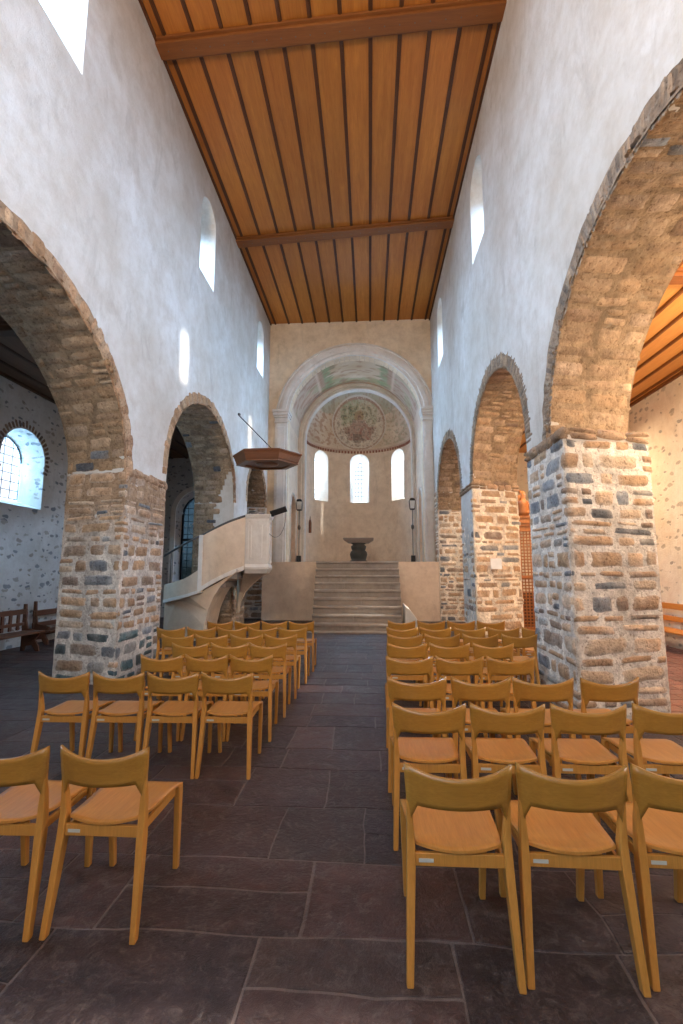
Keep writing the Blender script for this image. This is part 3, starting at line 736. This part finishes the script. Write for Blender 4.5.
# ------------------------------------------------------------------ chairs
def make_chair():
    r = empty('plywood_chair')
    # curved backrest band, horns running down into the rear legs
    def band(t_off):
        def f(u, v):
            s = -1+2*u; a = abs(s)
            zt = .758+.046*a**2.2
            zb = .640-.004*(1-a*a)-.085*sm(.80, 1.0, a)
            z = lerp(zb, zt, v)
            x = s*(.207+.014*sm(.55, .8, z)); y = -.205-.050*(1-s*s)-.10*(z-.6)+t_off
            return (x, y, z)
        return f
    m = MB(); A = m.grid(band(0), 20, 6, flip=False); B = m.grid(band(.016), 20, 6, flip=True)
    per = lambda G: [G[i][0] for i in range(21)]+[G[20][j] for j in range(1, 7)]+[G[i][6] for i in range(19, -1, -1)]+[G[0][j] for j in range(5, 0, -1)]
    p, q = per(A), per(B)
    for i in range(len(p)): m.face((p[i], p[(i+1) % len(p)], q[(i+1) % len(p)], q[i]))
    m.build('backrest', M['beech_back'], r)
    for s in (-1, 1):
        m = MB(); st = [(0, .213, -.255, .014, .018), (.2, .205, -.222, .016, .022), (.40, .197, -.193, .018, .026), (.50, .196, -.187, .016, .022), (.58, .199, -.192, .013, .017), (.63, .2015, -.2, .011, .012), (.70, .206, -.2065, .009, .006)]
        m.loft([[(s*(x)-wx, y-wy, z), (s*x+wx, y-wy, z), (s*x+wx, y+wy, z), (s*x-wx, y+wy, z)] for z, x, y, wx, wy in st], smooth=False)
        m.build('leg', M['beech_leg'], r, bevel=.005)
        m = MB(); st = [(0, .185, .250, .014, .017), (.40, .196, .218, .017, .022), (.441, .196, .217, .017, .022)]
        m.loft([[(s*x-wx, y-wy, z), (s*x+wx, y-wy, z), (s*x+wx, y+wy, z), (s*x-wx, y+wy, z)] for z, x, y, wx, wy in st], smooth=False)
        m.build('leg', M['beech_leg'], r, bevel=.005)
    # seat shell
    def seat(dz):
        def f(u, v):
            s = -1+2*u; hw = lerp(.184, .213, v); e = .012*(1-abs(s))
            y = lerp(-.185-.035*(1-s*s), .232+.012*(1-s*s), v)
            z = .447+.012*abs(s)**2*(1-.5*v)+.02*(1-sm(0, .3, v))*.5-.012*sm(.8, 1, v)+dz
            if v < .22 : hw = lerp(.174, .190, v/.22)
            return (s*hw, y, z)
        return f
    m = MB(); A = m.grid(seat(.012), 14, 14); B = m.grid(seat(0), 14, 14, flip=True)
    per = lambda G: [G[i][0] for i in range(15)]+[G[14][j] for j in range(1, 15)]+[G[i][14] for i in range(13, -1, -1)]+[G[0][j] for j in range(13, 0, -1)]
    p, q = per(A), per(B)
    for i in range(len(p)): m.face((p[i], p[(i+1) % len(p)], q[(i+1) % len(p)], q[i]))
    m.build('seat', M['beech'], r)
    m = MB()
    m.box(-.184, -.205, .398, .184, -.187, .448)
    m.box(-.184, .218, .398, .184, .236, .436)
    for s in (-1, 1): m.box(s*.180-.008, -.18, .398, s*.180+.008, .215, .438)
    m.build('apron', M['beech_leg'], r, bevel=.003)
    m = MB(); m.box(-.165, -.2075, .414, -.105, -.2045, .428); tag(m.build('label_plate', M['plate'], r), 'small pale label plate on the rear apron')
    return r
def copy_tree(o, parent=None):
    c = o.copy(); COL.objects.link(c); c.parent = parent
    for ch in [k for k in o.children]: copy_tree(ch, c)
    return c
ROWS = {
 'right': [[(.355, 2.05), (.825, 2.07), (1.30, 2.09)], [(.345, 2.93), (.82, 2.95), (1.30, 2.97), (1.80, 3.0)], [(.345, 3.62), (.82, 3.64), (1.29, 3.66), (1.76, 3.68)],
           [(.36, 4.47), (.83, 4.49), (1.30, 4.52)], [(.40, 5.27), (.87, 5.29), (1.35, 5.31)], [(.43, 6.0), (.90, 6.02), (1.38, 6.04), (1.87, 6.07)],
           [(.45, 6.72), (.92, 6.74), (1.40, 6.76), (1.88, 6.79), (2.36, 6.82)], [(.50, 7.56), (.97, 7.58), (1.44, 7.6), (1.92, 7.62)]],
 'left': [[(-1.238, 2.185), (-1.715, 2.165)], [(-1.12, 3.67), (-1.56, 3.65), (-2.0, 3.63), (-2.44, 3.61)], [(-1.13, 4.45), (-1.56, 4.43), (-2.0, 4.41)],
          [(-1.12, 5.17), (-1.555, 5.15), (-2.0, 5.13)], [(-1.12, 5.9), (-1.56, 5.87), (-2.0, 5.84), (-2.44, 5.82)],
          [(-1.09, 6.67), (-1.53, 6.64), (-1.97, 6.61), (-2.41, 6.58), (-2.85, 6.56)], [(-1.08, 7.46), (-1.52, 7.44), (-1.96, 7.41), (-2.4, 7.38)]]}
ordn = ['first', 'second', 'third', 'fourth', 'fifth', 'sixth', 'seventh', 'eighth']
proto = make_chair(); used = False
for blk, rows in ROWS.items():
    for i, row in enumerate(rows):
        for j, (x, y) in enumerate(row):
            o = copy_tree(proto) if used else proto; used = True
            rz = rnd.uniform(-.02, .02)+(.02 if blk == 'left' else 0)
            if (blk, i, j) == ('right', 2, 3): rz = .10
            o.location = (x, y+.22, 0); o.scale = (.95, 1, .98) if blk == 'left' else (1, 1, 1);
            if blk == 'left' and i: o.location.y += .09; o.location.x -= .035
            o.rotation_euler = (0, 0, rz)
            where = 'nearest row' if i == 0 else ('farthest row' if i == len(rows)-1 else ordn[i]+' row from the camera')
            seat = 'beside the aisle' if j == 0 else ordn[j]+' from the aisle'
            tag(o, 'beech plywood chair, %s block, %s, %s' % (blk, where, seat), 'chair', 'chairs of the %s block' % blk)

# ------------------------------------------------------------------ pulpit
pu = empty('pulpit', (-3.0, 11.2, 0)); tag(pu, 'cream plaster pulpit with curving stair built against the left pier', 'pulpit')
def pbuild(m, name, mat, bevel=0, parent=None):
    o = m.build(name, M[mat], parent or pu, bevel=bevel)
    if parent is None: o.location = (3.0, -11.2, 0)
    return o
plan = [(-2.90, 10.60), (-2.37, 10.62), (-2.42, 11.2), (-2.68, 11.8), (-3.53, 11.95)]
def offset(pl, d):   # crude outward offset from the pulpit's middle
    c = Vector((-3.0, 11.25)); return [(c.x+(x-c.x)*(1+d), c.y+(y-c.y)*(1+d)) for x, y in pl]
inner = offset(plan, -.12)
m = MB()
for i in range(4):
    a, b, c, d = plan[i], plan[i+1], inner[i+1], inner[i]
    m.prism([(a[0], a[1], 1.66), (b[0], b[1], 1.66), (c[0], c[1], 1.66), (d[0], d[1], 1.66)], (0, 0, 1.16))
pbuild(m, 'parapet', 'pulpit_white')
m = MB(); e1 = offset(plan, .05); e2 = offset(plan, .09)
m.loft([[(x, y, 2.80) for x, y in offset(plan, .02)], [(x, y, 2.83) for x, y in e1], [(x, y, 2.88) for x, y in e2], [(x, y, 2.90) for x, y in e2], [(x, y, 2.90) for x, y in offset(plan, -.14)], [(x, y, 2.80) for x, y in offset(plan, -.14)]], caps=False, smooth=False)
pbuild(m, 'cornice', 'pulpit_white')
m = MB(); m.loft([[(x, y, z) for x, y in offset(plan, d)] for z, d in ((1.52, -.06), (1.58, .0), (1.62, .05), (1.67, .06), (1.72, .02), (1.74, 0.0))], smooth=False)
pbuild(m, 'base_moulding', 'pulpit_white')
m = MB()    # raised frames of the front and side panels
for (a, b) in ((plan[0], plan[1]), (plan[1], plan[2]), (plan[2], plan[3])):
    A, B = Vector((*a, 0)), Vector((*b, 0)); d = (B-A).normalized(); nrm = Vector((d.y, -d.x, 0)); L = (B-A).length
    for (s0, s1, z0, z1) in ((.02, .07, 1.78, 2.78), (L-.07, L-.02, 1.78, 2.78), (.02, L-.02, 1.76, 1.82), (.02, L-.02, 2.72, 2.78), (.12, .14, 1.9, 2.66), (L-.16, L-.14, 1.9, 2.66), (.12, L-.14, 1.88, 1.9), (.12, L-.14, 2.64, 2.66)):
        p = A+d*s0; q = A+d*s1
        m.prism([p+Vector((0, 0, z0)), q+Vector((0, 0, z0)), q+nrm*.018+Vector((0, 0, z0)), p+nrm*.018+Vector((0, 0, z0))], (0, 0, z1-z0))
pbuild(m, 'panel_frame', 'pulpit_white')
m = MB()    # corbel under the body, curving back to the pier
m.loft([[(lerp(x, -3.45, k), lerp(y, 11.95, k), z) for x, y in plan] for z, k in ((1.54, .04), (1.42, .25), (1.25, .5), (1.05, .72), (.8, .86), (.5, .93))], smooth=False)
pbuild(m, 'corbel', 'pulpit')
# curving stair parapet
def curve(ctrl, n):
    out = []; P = [ctrl[0]]+ctrl+[ctrl[-1]]
    for i in range(1, len(P)-2):
        p0, p1, p2, p3 = (Vector(P[i+k]) for k in (-1, 0, 1, 2))
        for k in range(n):
            t = k/n; out.append(.5*((2*p1)+(p2-p0)*t+(2*p0-5*p1+4*p2-p3)*t*t+(3*p1-p0-3*p2+p3)*t**3))
    out.append(Vector(P[-2])); return out
def wall_strip(m, ctrl, th, n=10):
    """ctrl: (x, y, zbottom, ztop)"""
    C_ = curve([Vector(c) for c in ctrl], n); R_ = []
    for i, c in enumerate(C_):
        t = C_[min(i+1, len(C_)-1)]-C_[max(i-1, 0)]; nn = Vector((-t.y, t.x)).normalized()*th/2
        R_.append([(c.x-nn.x, c.y-nn.y, c.z), (c.x+nn.x, c.y+nn.y, c.z), (c.x+nn.x, c.y+nn.y, c[3]), (c.x-nn.x, c.y-nn.y, c[3])])
    m.loft(R_, smooth=False); return C_
solid = [(-2.93, 10.64, 1.60, 2.84), (-3.25, 10.50, 1.46, 2.70), (-3.55, 10.42, 1.30, 2.54), (-3.84, 10.40, 1.12, 2.38)]
openp = [(-3.88, 10.40, 1.10, 1.62), (-4.2, 10.44, 1.0, 1.42), (-4.5, 10.55, .93, 1.33), (-4.85, 10.8, .85, 1.25)]
m = MB(); Cs = wall_strip(m, solid, .10); pbuild(m, 'stair_parapet', 'pulpit')
m = MB(); wall_strip(m, [(x, y-.035, z0-.0, z0+.10) for x, y, z0, z1 in solid], .08); wall_strip(m, [(x, y-.03, z0-.02, z0+.05) for x, y, z0, z1 in openp], .09); pbuild(m, 'stair_moulding', 'pulpit_white')
m = MB(); wall_strip(m, openp, .10); pbuild(m, 'stair_stringer', 'pulpit')
m = MB(); m.box(-3.92, 10.34, 1.08, -3.82, 10.46, 2.40); pbuild(m, 'newel_post', 'pulpit_white', .01)
m = MB(); m.tube([(c.x, c.y, c[3]+.03) for c in curve([Vector(c) for c in solid+[(-4.2, 10.44, 0, 2.22), (-4.5, 10.55, 0, 2.08), (-4.9, 10.8, 0, 1.92)]], 8)], .026, 8); pbuild(m, 'handrail', 'rod')
m = MB()
for k in range(1): m.tube([(-4.7, 10.68, 1.28), (-4.7, 10.68, 2.0)], .012, 6)
pbuild(m, 'rail_bar', 'rod')
m = MB()    # steps inside
for k in range(7):
    x0 = -3.05-.26*k; zt = 1.62-.2*k; m.box(x0-.27, 10.5+.03*k*k*.3, max(.02, zt-.22), x0, 11.45, zt)
pbuild(m, 'stair_step', 'step')
m = MB()    # plastered mass below the stair with its concave arch
pr = [(-3.0, 1.60), (-3.2, 1.44), (-3.42, 1.24), (-3.58, .98), (-3.70, .68), (-3.77, .35), (-3.80, 0), (-4.86, 0), (-4.86, .86), (-4.5, .94), (-4.2, 1.02), (-3.86, 1.12), (-3.5, 1.3), (-3.2, 1.48)]
m.loft([[(x, 10.47+.35*sm(-4.1, -5, x), z) for x, z in pr], [(x, 11.4, z) for x, z in pr]], smooth=False)
pbuild(m, 'stair_vault', 'pulpit')
# slanting reading lamp clamped to the corner
m = MB(); M4 = Matrix.Translation((-2.15, 10.70, 2.97)) @ Matrix.Rotation(radians(-18), 4, 'Y') @ Matrix.Rotation(radians(-70), 4, 'X')
m.box(-.20, -.06, -.016, .20, .06, .016, M4); m.box(-.20, -.075, -.016, .20, -.06, .04, M4)
lamp = pbuild(m, 'book_rest', 'black', .006); tag(lamp, 'dark slanting book rest on the pulpit corner')
m = MB(); m.tube([(-2.30, 10.75, 2.86), (-2.24, 10.74, 2.92), (-2.12, 10.73, 2.95)], .012, 6)
m.tube(curve([Vector(c) for c in [(-1.98, 10.72, 2.97), (-2.0, 10.68, 2.65), (-2.1, 10.66, 2.42), (-2.22, 10.6, 2.36), (-2.34, 10.58, 2.44)]], 6), .006, 5)
c_ = m.build('cable', M['black'], lamp)
# pier plaster left smooth where the pulpit joins it is part of the wall

# sounding board
sb = empty('sounding_board', (-2.6, 11.35, 4.38)); tag(sb, 'hexagonal brown wooden sounding board hung over the pulpit', 'sounding board')
def octo(r, z, ry=.62, cx=-2.60, cy=11.35): return [(cx+r*cos(pi/8*0+2*pi*k/6), cy+r*ry*sin(2*pi*k/6), z) for k in range(6)]
def b2(m, n, mt, parent=sb, bevel=0):
    o = m.build(n, M[mt], parent, bevel=bevel)
    if parent is sb: o.location = (2.6, -11.35, -4.3)
    return o
m = MB(); m.loft([octo(.76, 4.20, .8), octo(.80, 4.22, .8), octo(.86, 4.36, .8), octo(.90, 4.42, .8), octo(.88, 4.45, .8), octo(.5, 4.53, .8), octo(.08, 4.58, .8)], smooth=False); b2(m, 'canopy', 'walnut')
m = MB(); R_ = [octo(.80, 4.20, .8), octo(.80, 4.17, .8), octo(.60, 4.15, .8), octo(.60, 4.20, .8)]
m.loft(R_, caps=False, smooth=False); b2(m, 'rim_moulding', 'walnut')
m = MB(); m.lathe([(.30, 0), (.26, -.03), (.1, -.05), (.02, -.05)], (-2.6, 11.35, 4.2), 12); b2(m, 'rosette', 'walnut')
m = MB(); m.tube([(-3.55, 11.9, 5.72), (-2.45, 11.3, 4.56)], .013, 6); m.lathe([(.045, -.02), (.05, .02), (.02, .04)], (-3.53, 11.9, 5.72), 8); b2(m, 'hanging_rod', 'rod')

# ------------------------------------------------------------------ font in the choir
fo = empty('stone_table', (-.42, 17.3, 1.86)); tag(fo, 'dark stone pedestal table standing alone in the choir', 'table')
m = MB()
m.lathe([(.33, 0), (.33, .08), (.27, .11), (.30, .2), (.33, .32), (.30, .42), (.24, .47), (.27, .52), (.29, .62), (.22, .68), (.30, .74)], (0, 0, 0), 24); m.build('pedestal', M['font'], fo)
m = MB(); q = lambda hx, hy, z: [(-hx, -hy, z), (hx, -hy, z), (hx, hy, z), (-hx, hy, z)]
m.loft([q(.38, .3, .74), q(.50, .36, .82), q(.56, .40, .86), q(.56, .40, .92)], smooth=False); m.build('table_slab', M['font_slab'], fo, bevel=.01)

# lanterns on poles
for (x, y, lab) in ((-2.70, 17.45, 'tall pole lantern at the left side of the choir arch'), (1.62, 17.45, 'tall pole lantern at the right side of the choir arch')):
    l = empty('pole_lantern', (x, y, 1.86)); tag(l, lab, 'lantern', 'pole lanterns')
    m = MB(); m.box(-.08, -.08, 0, .08, .08, .28); m.build('base', M['black'], l, bevel=.01)
    m = MB(); m.lathe([(.014, .28), (.014, 1.25), (.05, 1.3), (.06, 1.36), (.05, 1.42), (.014, 1.46), (.014, 2.0), (.05, 2.03)], (0, 0, 0), 10); m.build('pole', M['rod'], l)
    m = MB()
    for k in range(4):
        a = pi/4+pi/2*k; m.tube([(.12*cos(a), .12*sin(a), 2.04), (.16*cos(a), .16*sin(a), 2.36)], .009, 5)
    m.loft([[(.16*cos(pi/4+pi/2*k), .16*sin(pi/4+pi/2*k), 2.36) for k in range(4)], [(.11*cos(pi/4+pi/2*k), .11*sin(pi/4+pi/2*k), 2.44) for k in range(4)], [(.02*cos(pi/4+pi/2*k), .02*sin(pi/4+pi/2*k), 2.47) for k in range(4)]], smooth=False)
    m.loft([[(.12*cos(pi/4+pi/2*k), .12*sin(pi/4+pi/2*k), 2.01) for k in range(4)], [(.12*cos(pi/4+pi/2*k), .12*sin(pi/4+pi/2*k), 2.05) for k in range(4)]], smooth=False)
    m.build('lantern_frame', M['black'], l)
    m = MB(); m.loft([[(r*cos(pi/4+pi/2*k), r*sin(pi/4+pi/2*k), z) for k in range(4)] for r, z in ((.105, 2.06), (.14, 2.35))], smooth=False); m.build('lantern_glass', M['paper'], l)
m = MB(); m.lathe([(.055, 0), (.06, .02), (.06, .42), (.045, .5), (.02, .56), (.012, .68)], (-2.43, 18.62, 3.1), 10)
tag(m.build('wall_candle_holder', M['walnut']), 'slim brown holder mounted on the apse wall left of the windows', 'wall fitting')
m = MB(); m.box(2.52, 9.80, 1.62, 2.74, 9.83, 1.84)
nt = m.build('notice_sheet', M['paper']); tag(nt, 'small square white notice fixed to the second right pier', 'notice')
nt.location = (0, .03, 0)

# ------------------------------------------------------------------ benches
def bench(name, x, y0, y1, s, mat, label, seat_z=.42, rails=((.80, .92), (.56, .66)), n=3):
    """s = +1: back against a wall on the right, seat towards -x"""
    b = empty(name, (x, (y0+y1)/2, 0)); tag(b, label, 'bench'); h = (y1-y0)/2
    for z0, z1 in rails:
        m = MB(); m.box(-.02, -h, z0, .02, h, z1); m.build('back_rail', M[mat], b, bevel=.006)
    m = MB(); m.box(min(0, -s*.42), -h, seat_z-.035, max(0, -s*.42), h, seat_z); m.build('seat', M[mat], b, bevel=.006)
    for k in range(n):
        yy = -h+.05+(2*h-.1)*k/(n-1)
        m = MB(); pr = [(.03, 0), (.03, .92), (-.03, .92), (-.05, .6), (-.09, .44), (-.36, .38), (-.33, .3), (-.26, .22), (-.34, .1), (-.36, 0), (-.28, 0), (-.2, .12), (-.06, .1), (-.04, 0)]
        m.prism([(s*u, yy-.02, z) for u, z in pr], (0, .04, 0)); m.build('bench_end', M[mat], b, bevel=.005)
    return b
bench('wall_bench', 6.2, 6.2, 13.5, 1, 'bench_r', 'orange wooden bench with two back rails along the right aisle wall', n=2)
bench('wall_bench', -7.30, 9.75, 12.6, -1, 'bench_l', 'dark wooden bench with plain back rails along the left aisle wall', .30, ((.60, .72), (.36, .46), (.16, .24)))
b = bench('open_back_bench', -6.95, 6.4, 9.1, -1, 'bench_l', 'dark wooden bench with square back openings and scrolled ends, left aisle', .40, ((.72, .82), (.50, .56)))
m = MB()
for k in range(14): m.box(-.018, -1.3+k*.2, .42, .018, -1.24+k*.2, .76)
m.build('back_spindle', M['bench_l'], b, bevel=.004)

# ------------------------------------------------------------------ lattice screen with carved crest
ls = empty('lattice_screen', (4.6, 12.6, 0)); tag(ls, 'tall brown lattice screen with carved crest behind the right arcade', 'screen')
hx = .85
def b3(m, n, mt='screen', bevel=.004): return m.build(n, M[mt], ls, bevel=bevel)
m = MB(); m.box(-hx, -.04, .05, -hx+.09, .05, 3.0); m.box(hx-.09, -.04, .05, hx, .05, 3.0); m.box(-hx, -.04, .0, hx, .05, .12); m.box(-hx, -.05, 1.38, hx, .05, 1.46)
m.box(-hx, -.05, 2.62, hx, .05, 2.76); m.box(-.05, -.04, .1, .05, .05, 2.8); b3(m, 'frame')
m = MB(); x = -hx+.09
while x < hx-.09: m.box(x, -.012, .1, x+.028, .0, 2.64); x += .085
z = .16
while z < 2.64: m.box(-hx+.06, .0, z, hx-.06, .012, z+.028); z += .085
b3(m, 'lattice', bevel=0)
m = MB(); m.box(-hx-.04, -.08, 2.76, hx+.04, .08, 2.84); m.box(-hx-.07, -.11, 2.84, hx+.07, .1, 2.98); m.box(-hx-.1, -.14, 2.98, hx+.1, .12, 3.04); b3(m, 'cornice')
m = MB()
for s in (-1, 1):     # scrolls and a draped bust at each end of the crest
    c = s*(hx-.36)
    m.tube(curve([Vector(q) for q in [(c-.15, -.02, 3.04), (c-.2, -.02, 3.3), (c-.12, -.02, 3.5), (c-.02, -.02, 3.62), (c-.06, -.02, 3.74)]], 6), [.07]*6+[.06]*6+[.05]*6+[.04]*6+[.03], 8)
    m.lathe([(.14, 0), (.17, .1), (.13, .28), (.16, .36), (.08, .44), (.06, .48), (.085, .55), (.08, .63), (.03, .68)], (c+.02, -.02, 3.04), 14)
    m.tube(curve([Vector(q) for q in [(c+.14, -.03, 3.34), (c+.2, -.08, 3.2), (c+.1, -.14, 3.12), (c, -.14, 3.16)]], 5), .04, 8)
    m.lathe([(.05, -.05), (.07, 0), (.05, .05)], (c-.2, -.05, 3.3), 10)
m.tube(curve([Vector(q) for q in [(-.5, 0, 3.06), (-.3, 0, 3.3), (0, 0, 3.45), (.3, 0, 3.3), (.5, 0, 3.06)]], 8), .06, 8)
b3(m, 'carved_crest', bevel=0)
m = MB(); m.box(-hx+.05, .10, .05, hx-.05, .13, 1.0); tag(b3(m, 'back_panel', 'bench_l'), 'dark panel behind the lower lattice')

# ------------------------------------------------------------------ light
sun = bpy.data.lights.new('sun', 'SUN'); sun.energy = 10; sun.angle = radians(1.5); sun.color = (1, .93, .82)
so = bpy.data.objects.new('sun', sun); COL.objects.link(so); so.rotation_euler = Vector((-6.85, -.35, -3.3)).to_track_quat('-Z', 'Y').to_euler()
W = bpy.data.worlds.new('World'); S.world = W; W.use_nodes = True
bg = W.node_tree.nodes['Background']; bg.inputs[1].default_value = 2.6
wt = W.node_tree.nodes.new('ShaderNodeTexCoord'); wsp = W.node_tree.nodes.new('ShaderNodeSeparateXYZ'); wr_ = W.node_tree.nodes.new('ShaderNodeValToRGB')
W.node_tree.links.new(wt.outputs['Generated'], wsp.inputs[0]); W.node_tree.links.new(wsp.outputs[2], wr_.inputs[0]); W.node_tree.links.new(wr_.outputs[0], bg.inputs[0])
e_ = wr_.color_ramp.elements; e_[0].position = 0; e_[0].color = (.16, .15, .12, 1); e_[1].position = .04; e_[1].color = (.92, .96, 1, 1)
e_ = e_.new(.6); e_.color = (.62, .80, 1, 1)
SKY = (.43, .69, 1.)
for side, wins in ((-1, WINL), (1, WINR)):
    xn = (XL if side < 0 else XR)+side*(T+.15)
    for y, _ in wins: area('daylight', (xn, y, 8.95), (-side, 0, -.8), .5, 1.25, 330, SKY, radians(96))
for y, _ in lw: area('daylight', (AXL-.85, y, 3.85), (1, 0, -.5), .9, 1.3, 260, (.40, .72, 1.))
for y, _ in rw: area('daylight', (AXR+.85, y, 3.85), (-1, 0, -.5), .9, 1.3, 180, (.85, .92, 1.))
for a, w in AW:
    d = (cos(radians(a)), sin(radians(a))); area('daylight', (CX2+(RA+.85)*d[0], Y3+(RA+.85)*d[1], 5.7), (-d[0], -d[1], -.3), .5, 1.9, 300, SKY)
area('daylight', (-.6, YB-.6, 5.4), (0, 1, -.5), 2.2, 5.0, 330, (.9, .94, 1.))  # daylight for the added west window
area('daylight', (EW[0], YE+.7, 2.7), (0, -1, 0), 1.4, 3.0, 60, SKY)
WARM = (1, .74, .48)
def lamp_(loc, d, size, p, col=WARM):
    area('unseen_warm_light', loc, d, size, size, p, col)
lamp_((4.8, 4.6, 4.9), (.25, .7, -.35), .5, 230)
lamp_((4.7, 11.4, 4.9), (0, -.1, -1), .5, 160)
lamp_((4.8, 3.6, 2.6), (.1, .5, .8), .5, 160)
lamp_((-2.2, -2.2, 5.4), (.35, .85, .95), 1.0, 640)  # unseen uplight added to warm the nave ceiling and upper walls

# ------------------------------------------------------------------ camera
f, vx, vy, H = 460.0, 370.0, 570.0, 1.6
d = Vector(((vx-341.5)/f, -(vy-512)/f, 1)).normalized(); a = math.asin(d.x); p = math.asin(-d.y/cos(a))
cam = bpy.data.cameras.new('camera'); co = bpy.data.objects.new('camera', cam); COL.objects.link(co); S.camera = co
co.location = (0, 0, H)
F = Vector((-sin(a)*cos(p), cos(a)*cos(p), sin(p))); R = Vector((cos(a), sin(a), 0)); U = R.cross(F)
co.rotation_euler = Matrix((R, U, -F)).transposed().to_euler()
cam.sensor_fit = 'VERTICAL'; cam.sensor_height = 36; cam.lens = 36*f/1024; cam.clip_start = .05
S.view_settings.view_transform = 'Standard'; S.view_settings.look = 'None'; S.view_settings.gamma = 1
S.view_settings.use_curve_mapping = False; S.view_settings.exposure = -0.05
try:
    S.cycles.max_bounces = 8; S.cycles.diffuse_bounces = 5; S.cycles.transparent_max_bounces = 12; S.cycles.sample_clamp_indirect = 4
except Exception: pass
